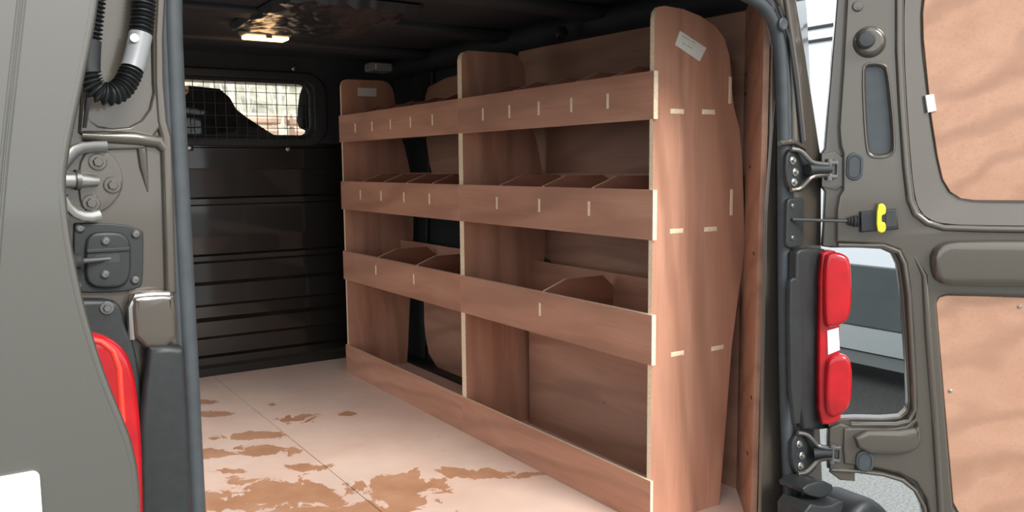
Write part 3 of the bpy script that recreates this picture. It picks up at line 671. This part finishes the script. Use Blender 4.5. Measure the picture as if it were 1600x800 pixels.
# plywood panels
pu = [dd(*p) for p in ((1458, -38), (1447, -12), (1443, 20), (1444, 60), (1449, 110), (1456, 180), (1466, 245), (1474, 280), (1486, 300), (1502, 310), (1524, 313), (1640, 314))]+[(.585, .82), (.59, 1.26), (.54, 1.32), (.22, 1.325)]
pan = obj('pan', dslab(up_hole, -.014, -.0115, .0005), 'bronze_paint', d2)
pp = obj('plywood_panel', dslab(pu, -.0115, -.004, .001), 'ply_door', d2); pp['label'] = 'large plywood panel in the upper half'
plo = [dd(*p) for p in ((1463, 474), (1468, 465), (1480, 462), (1540, 463.5), (1640, 467))]+[(.59, .59), (.59, .12)]+[dd(*p) for p in ((1640, 820), (1512, 808), (1498, 800), (1490, 786), (1478, 650))]
pq = obj('plywood_panel', dslab(plo, -.013, -.001, .001, edge=True), ['ply_door', 'ply_edge'], d2); pq['label'] = 'plywood panel in the lower half'
ss = shared('screw', screw_mesh((0, 0, 0), DN, .0045), 'steel')
for a, b in ((1593, 479), (1485, 611)): inst('screw', ss, dp(a, b, -.001), pq)
# slot cover, stops and grommets
obj('slot_cover', dslab(chaikin([dd(*p) for p in ((1349, 111), (1355, 102), (1377, 103), (1384, 112), (1395, 229), (1389, 242), (1363, 244), (1355, 233))], 2), -.014, .002, .003), 'grey_rubber', d2)
ring = chaikin([dd(*p) for p in ((1346, 108), (1354, 99), (1378, 100), (1387, 110), (1398, 230), (1391, 245), (1361, 247), (1352, 235))], 2)
obj('slot_rim', tube([H+DU*p[0]+DN*.008+VZ*p[1] for p in ring], .003, 8, closed=True), 'bronze_paint', d2)
bs = obj('stop_boss', lathe([(.036, 0), (.034, .008), (.027, .016), (.021, .018)], dp(1358, 66, .004), DN, 24), 'bronze_paint', d2)
obj('rubber_stop', lathe([(.0195, 0), (.0195, .012), (.015, .017), (.004, .018)], dp(1352, 63, .02), DN, 22), 'black_rubber', bs)
def grommet(px, py, w, h, n):
    t, z = dd(px, py, n)
    g = obj('grommet', dslab(rr(t-w, t+w, z-h, z+h, w), n, n+.007, .003), 'grey_rubber', d2)
    obj('grommet_ring', tube([H+DU*p[0]+DN*(n+.007)+VZ*p[1] for p in rr(t-w*.68, t+w*.68, z-h*.76, z+h*.76, w*.68)], .0014, 6, closed=True), 'black_rubber', g)
grommet(1335, 260, .018, .032, .006); grommet(1351, 720, .020, .026, .008)
obj('grommet', lathe([(.012, 0), (.010, .004), (.002, .005)], dp(1340, 10, .008), DN, 16), 'bronze_paint', d2)
hole_me = shared('plug_hole', lathe([(.0075, -.0005), (.0075, .0015), (.005, .001), (.002, -.0002)], (0, 0, 0), DN, 14), 'black_rubber')
for a, b in ((1431, 98), (1449, 224)): inst('plug_hole', hole_me, dp(a, b, -.0115), d2)
obj('clip', dslab([dd(*p) for p in ((1446, 149), (1459, 147), (1463, 173), (1450, 176))], -.0115, .001, .001), 'white_clip', d2)
# check strap and yellow catch
cs = thing('door_check', dp(1368, 372, .02), 'black rod door check with a bright yellow catch on the right door', 'door check')
a0 = at(1238, 343, 'y', Y_REAR-.012); a1 = dp(1332, 346, .022)
obj('rod', tube([a0, a0.lerp(a1, .5), a1], .0036, 10), 'black_rubber', cs)
obj('post_plate', slab_y(rr(at(1224, 350, 'y', Y_REAR).x, at(1251, 350, 'y', Y_REAR).x, at(1240, 386, 'y', Y_REAR).z, at(1240, 309, 'y', Y_REAR).z, .014), Y_REAR-.010, Y_REAR, .003), 'black_plastic', cs)
for py in (322, 372): obj('screw', screw_mesh(at(1238, py, 'y', Y_REAR-.010), (0, -1, 0), .006), 'dark_steel', cs)
ax = (dp(1350, 346, .022)-a1).normalized()
obj('bellows', lathe([(.006, 0), (.010, .002), (.007, .005), (.012, .008), (.008, .011), (.014, .015), (.010, .018), (.014, .022), (.008, .024)], dp(1324, 346, .022), ax, 16), 'black_rubber', cs)
obj('catch_block', dslab([dd(*p) for p in ((1342, 330), (1398, 326), (1401, 357), (1342, 362))], .006, .026, .004), 'black_plastic', cs)
obj('catch_pocket', dslab([dd(*p) for p in ((1380, 332), (1396, 331), (1398, 352), (1381, 354))], .024, .0275, .001), 'black_rubber', cs)
yo = chaikin([dd(*p) for p in ((1366, 320), (1374, 316), (1380, 322), (1379, 334), (1373, 334), (1373, 346), (1379, 346), (1380, 358), (1373, 363), (1365, 358))], 1)
obj('yellow_catch', dslab(yo, .026, .036, .003), 'yellow_plastic', cs)

# hinges of the right door
def right_hinge(py, dpx, label):
    def p(px, y, d): return at(px+dpx, y, 'y', Y_REAR-d)
    pts = [(lambda v: (v.x, v.z))(at(a+dpx, py+b, 'y', Y_REAR)) for a, b in ((1223, -30), (1245, -34), (1258, -22), (1266, -4), (1266, 8), (1256, 26), (1244, 36), (1228, 32), (1221, 10))]
    t = obj('hinge', slab_y(chaikin(pts, 1), Y_REAR-.012, Y_REAR, .003), 'black_plastic', d2); t['label'] = label
    e = dp(1296+dpx*.4, py, .004)
    for s in (-1, 1):
        k = [p(1236, py+s*32, .014), p(1250, py+s*30, .02), p(1260, py+s*20, .026), p(1268, py+s*11, .03)]
        k.append(k[-1].lerp(e+VZ*(-s*.010), .6)); k.append(e+VZ*(-s*.012))
        obj('arm', tube(chaikin(k, 1, False), .0055, 10), 'bronze_paint' if s > 0 else 'dark_steel', t)
    mid = p(1262, py, .026)
    obj('web', tube([mid, mid.lerp(e, .5), e], [.013, .011, .011], 12), 'black_plastic', t)
    obj('pin', tube([e-VZ*.022, e+VZ*.022], .0055, 12), 'steel', t)
    obj('knuckle', tube([e+VZ*.014, e+VZ*.024], .009, 12), 'dark_steel', t); obj('knuckle', tube([e-VZ*.024, e-VZ*.014], .009, 12), 'dark_steel', t)
    bb = dp(1303+dpx*.4, py, .0)
    (t0, z0) = dd(1303+dpx*.4, py)
    obj('door_leaf', dslab(rr(t0-.012, t0+.008, z0-.020, z0+.020, .003), -.006, .012, .002, holes=[rr(t0-.006, t0+.004, z0-.011, z0+.011, .001)]), 'dark_steel', t)
    for a, b in ((1238, -14), (1242, 4), (1240, 20)): obj('bolt', bolt_mesh(p(a, py+b, .012), (0, -1, 0), .009), 'steel', t)
    return t
right_hinge(265, 0, 'upper bare metal hinge')
right_hinge(708, 10, 'lower bare metal hinge')

# right tail light
T0 = Vector((1.628, 1.246, 0)); TU = Vector((.80, -.60, 0)).normalized(); TN = Vector((TU.y, -TU.x, 0))
def tq(px, py, n=0.0):
    r = ray(px, py); O = T0+TN*n; t = (O-CAM_O).dot(TN)/r.dot(TN); P = CAM_O+r*t-T0; return (P.dot(TU), P.z)
def tslab(pts, n0, n1, bev=0.0): return slab(pts, T0, TU, VZ, n0, n1, bev)
sgn = TU.cross(VZ).dot(TN)
tr = thing('tail_light', (1.66, 1.22, .25), 'glossy red tail light with a white reversing lens on the right post', 'tail light')
def tl_part(name, px, n0, n1, bev, mat, ch=1, res=3):
    pts = chaikin([tq(*p) for p in px], ch)
    if sgn < 0: me = slab([(-a, b) for a, b in pts], T0, -TU, VZ, n0, n1, bev, res=res)
    else: me = slab(pts, T0, TU, VZ, n0, n1, bev, res=res)
    return obj(name, me, mat, tr)
tl_part('lens_base', ((1281, 398), (1292, 391), (1310, 393), (1312, 500), (1312, 560), (1318, 650), (1300, 664), (1279, 662), (1278, 560)), -.045, .004, .006, 'red_lens', 1)
tl_part('upper_lens', ((1284, 402), (1296, 392), (1318, 396), (1327, 408), (1328, 470), (1324, 497), (1312, 506), (1290, 512), (1284, 500)), -.01, .020, .011, 'red_lens', 2)
tl_part('lower_lens', ((1287, 566), (1296, 555), (1316, 550), (1328, 562), (1329, 600), (1326, 630), (1316, 642), (1296, 652), (1286, 640)), -.01, .020, .011, 'red_lens', 2)
tl_part('reversing_lens', ((1291, 516), (1309, 511), (1311, 546), (1292, 554)), -.01, .008, .002, 'clear_lens', 0)
qh = [(lambda v: (v.x, v.z))(at(a, b, 'y', Y_REAR)) for a, b in ((1228, 396), (1240, 386), (1284, 388), (1288, 400), (1288, 660), (1276, 668), (1232, 666))]
obj('housing', slab_y(chaikin(qh, 1), Y_REAR-.026, Y_REAR, .006), 'black_plastic', tr)
qh = [(lambda v: (v.x, v.z))(at(a, b, 'y', Y_REAR-.026)) for a, b in ((1228, 440), (1236, 432), (1246, 436), (1248, 450), (1250, 660), (1232, 662))]
obj('housing_rib', slab_y(chaikin(qh, 1), Y_REAR-.036, Y_REAR-.024, .004), 'black_plastic', tr)

# bumper end below the right hinge
bp = thing('bumper_corner', (1.66, 1.19, -.1), 'stepped dark plastic bumper end at the foot of the right post', 'bumper')
obj('upper_step', slab_y(chaikin([(lambda v: (v.x, v.z))(at(a, b, 'y', 1.24)) for a, b in ((1232, 752), (1262, 742), (1284, 752), (1268, 772), (1234, 765))], 1), 1.20, 1.27, .004), 'black_plastic', bp)
obj('lower_step', slab_y(chaikin([(lambda v: (v.x, v.z))(at(a, b, 'y', 1.22)) for a, b in ((1230, 775), (1266, 782), (1290, 768), (1288, 790), (1262, 830), (1230, 830))], 1), 1.17, 1.25, .005), 'black_plastic', bp)
obj('bumper_shell', slab_y(chaikin([(1.60, -.34), (1.88, -.34), (1.88, .02), (1.80, .10), (1.74, .13), (1.68, .10), (1.63, .03), (1.60, -.1)], 2), 1.15, 1.27, .02), 'black_plastic', bp)

# ------------------------------------------------------------------ outdoors
nv = thing('parked_van', (5.9, 3.2, -.55), 'white van with dark and pale reflections painted along its lower side parked beyond the right door', 'van')
bx = [(5.0, -.16), (4.99, .24), (5.0, .7), (5.03, 1.35), (5.10, 1.9), (5.16, 2.05), (5.3, 2.12), (6.6, 2.12), (6.75, 2.05), (6.9, 1.3), (6.92, -.16)]
obj('body', slab_y(bx, .4, 6.2, .02), 'van_white', nv)
obj('bonnet', slab_x(chaikin([(6.18, -.16), (7.2, -.16), (7.28, .3), (7.1, .55), (6.5, .75), (6.18, 1.6)], 1), 5.03, 6.88, .03), 'van_white', nv)
obj('dark_reflection_band', box(4.974, 5.01, .42, 6.18, -.175, .235, .012), 'dark_body_reflection', nv)  # painted band standing for the dark reflection on the body side
obj('sky_sheen_panel', slab_y([(4.955, -.18), (4.93, -.33), (5.2, -.33), (5.2, -.18)], .42, 6.18, .006), 'silver_body_sheen', nv)  # paler band paints the sky reflected by the lower body side
obj('lower_sill', slab_y([(4.95, -.345), (4.97, -.43), (5.2, -.43), (5.2, -.345)], 1.3, 5.2, .005), 'silver_body_sheen', nv)
for z in (1.758, 1.852): obj('side_moulding', box(5.06 if z < 1.8 else 5.075, 5.11, .5, 6.1, z-.010, z+.010, .003), 'black_rubber', nv)
for y in (1.0, 5.5):
    wh = obj('tyre', lathe([(.20, 0), (.29, .0), (.32, .03), (.32, .17), (.29, .20), (.2, .2)], (4.985, y, -.23), (1, 0, 0), 28), 'black_rubber', nv)
    obj('wheel_hub', lathe([(.2, 0), (.17, .03), (.06, .01), (.05, -.005)], (4.985, y, -.23), (1, 0, 0), 20), 'steel', wh)

bk_ = []
bm = bmesh.new(); n = 40; G = []
for i in range(n+1):
    for j in range(n+1):
        x = -14+34*i/n; y = 15+14*j/n
        z = -.6+(j/n)**.8*7.5+.5*noise.noise((x*.3, y*.4, 2))
        G.append(bm.verts.new((x, y, z)))
for i in range(n):
    for j in range(n):
        a = i*(n+1)+j; bm.faces.new((G[a], G[a+1], G[a+n+2], G[a+n+1]))
tag(obj('hillside', from_bm(bm), 'bank_grass'), kind='structure')
P = [Vector((-1.25, 0, 0)), Vector((-.5, .01, .01)), Vector((.5, -.01, .01)), Vector((1.25, 0, 0))]
lg = shared('log', tube(P, [.080, .078, .076, .072], 8), 'log_wood')
for row in range(13):
    for c in range(2):
        for e_ in range(2):
            o = bpy.data.objects.new('cut_log', lg); COL.objects.link(o)
            o.location = (2.6+2.70*e_+random.uniform(-.04, .04), 12.0+.20*c, -.468+row*.172)
            tag(o, 'pale cut log in the pile seen through the bulkhead window', 'log', 'logs in the pile beyond the windscreen')
for k in range(22):
    x = 2.6+(k % 11)*.78+random.uniform(-.03, .03); y = 15.6+1.6*(k//11)+random.uniform(0, .2); z0 = -.6+((y-15)/14)**.8*7.5-.3
    h = random.uniform(3, 5.5); P = [Vector((0, 0, 0))]
    for i in range(5): P.append(P[-1]+Vector((random.uniform(-.07, .07), random.uniform(-.07, .07), h/5)))
    ms = [tube(P, [.06, .05, .045, .035, .025, .012], 6)]
    for b in range(9):
        s = P[random.randint(1, 4)]; d = Vector((random.uniform(-.30, .30), random.uniform(-.3, .3), random.uniform(.5, 1.4)))
        ms.append(tube([s, s+d*.5, s+d*.9+Vector((random.uniform(-.08, .08), 0, .1))], [.028, .02, .01], 5))
    me = join(*ms); me.transform(Matrix.Translation((x, y, z0)))
    o = obj('bare_sapling', me, 'twig_bark'); tag(o, 'thin pale leafless sapling on the bank seen through the bulkhead window', 'sapling', 'leafless saplings on the bank')
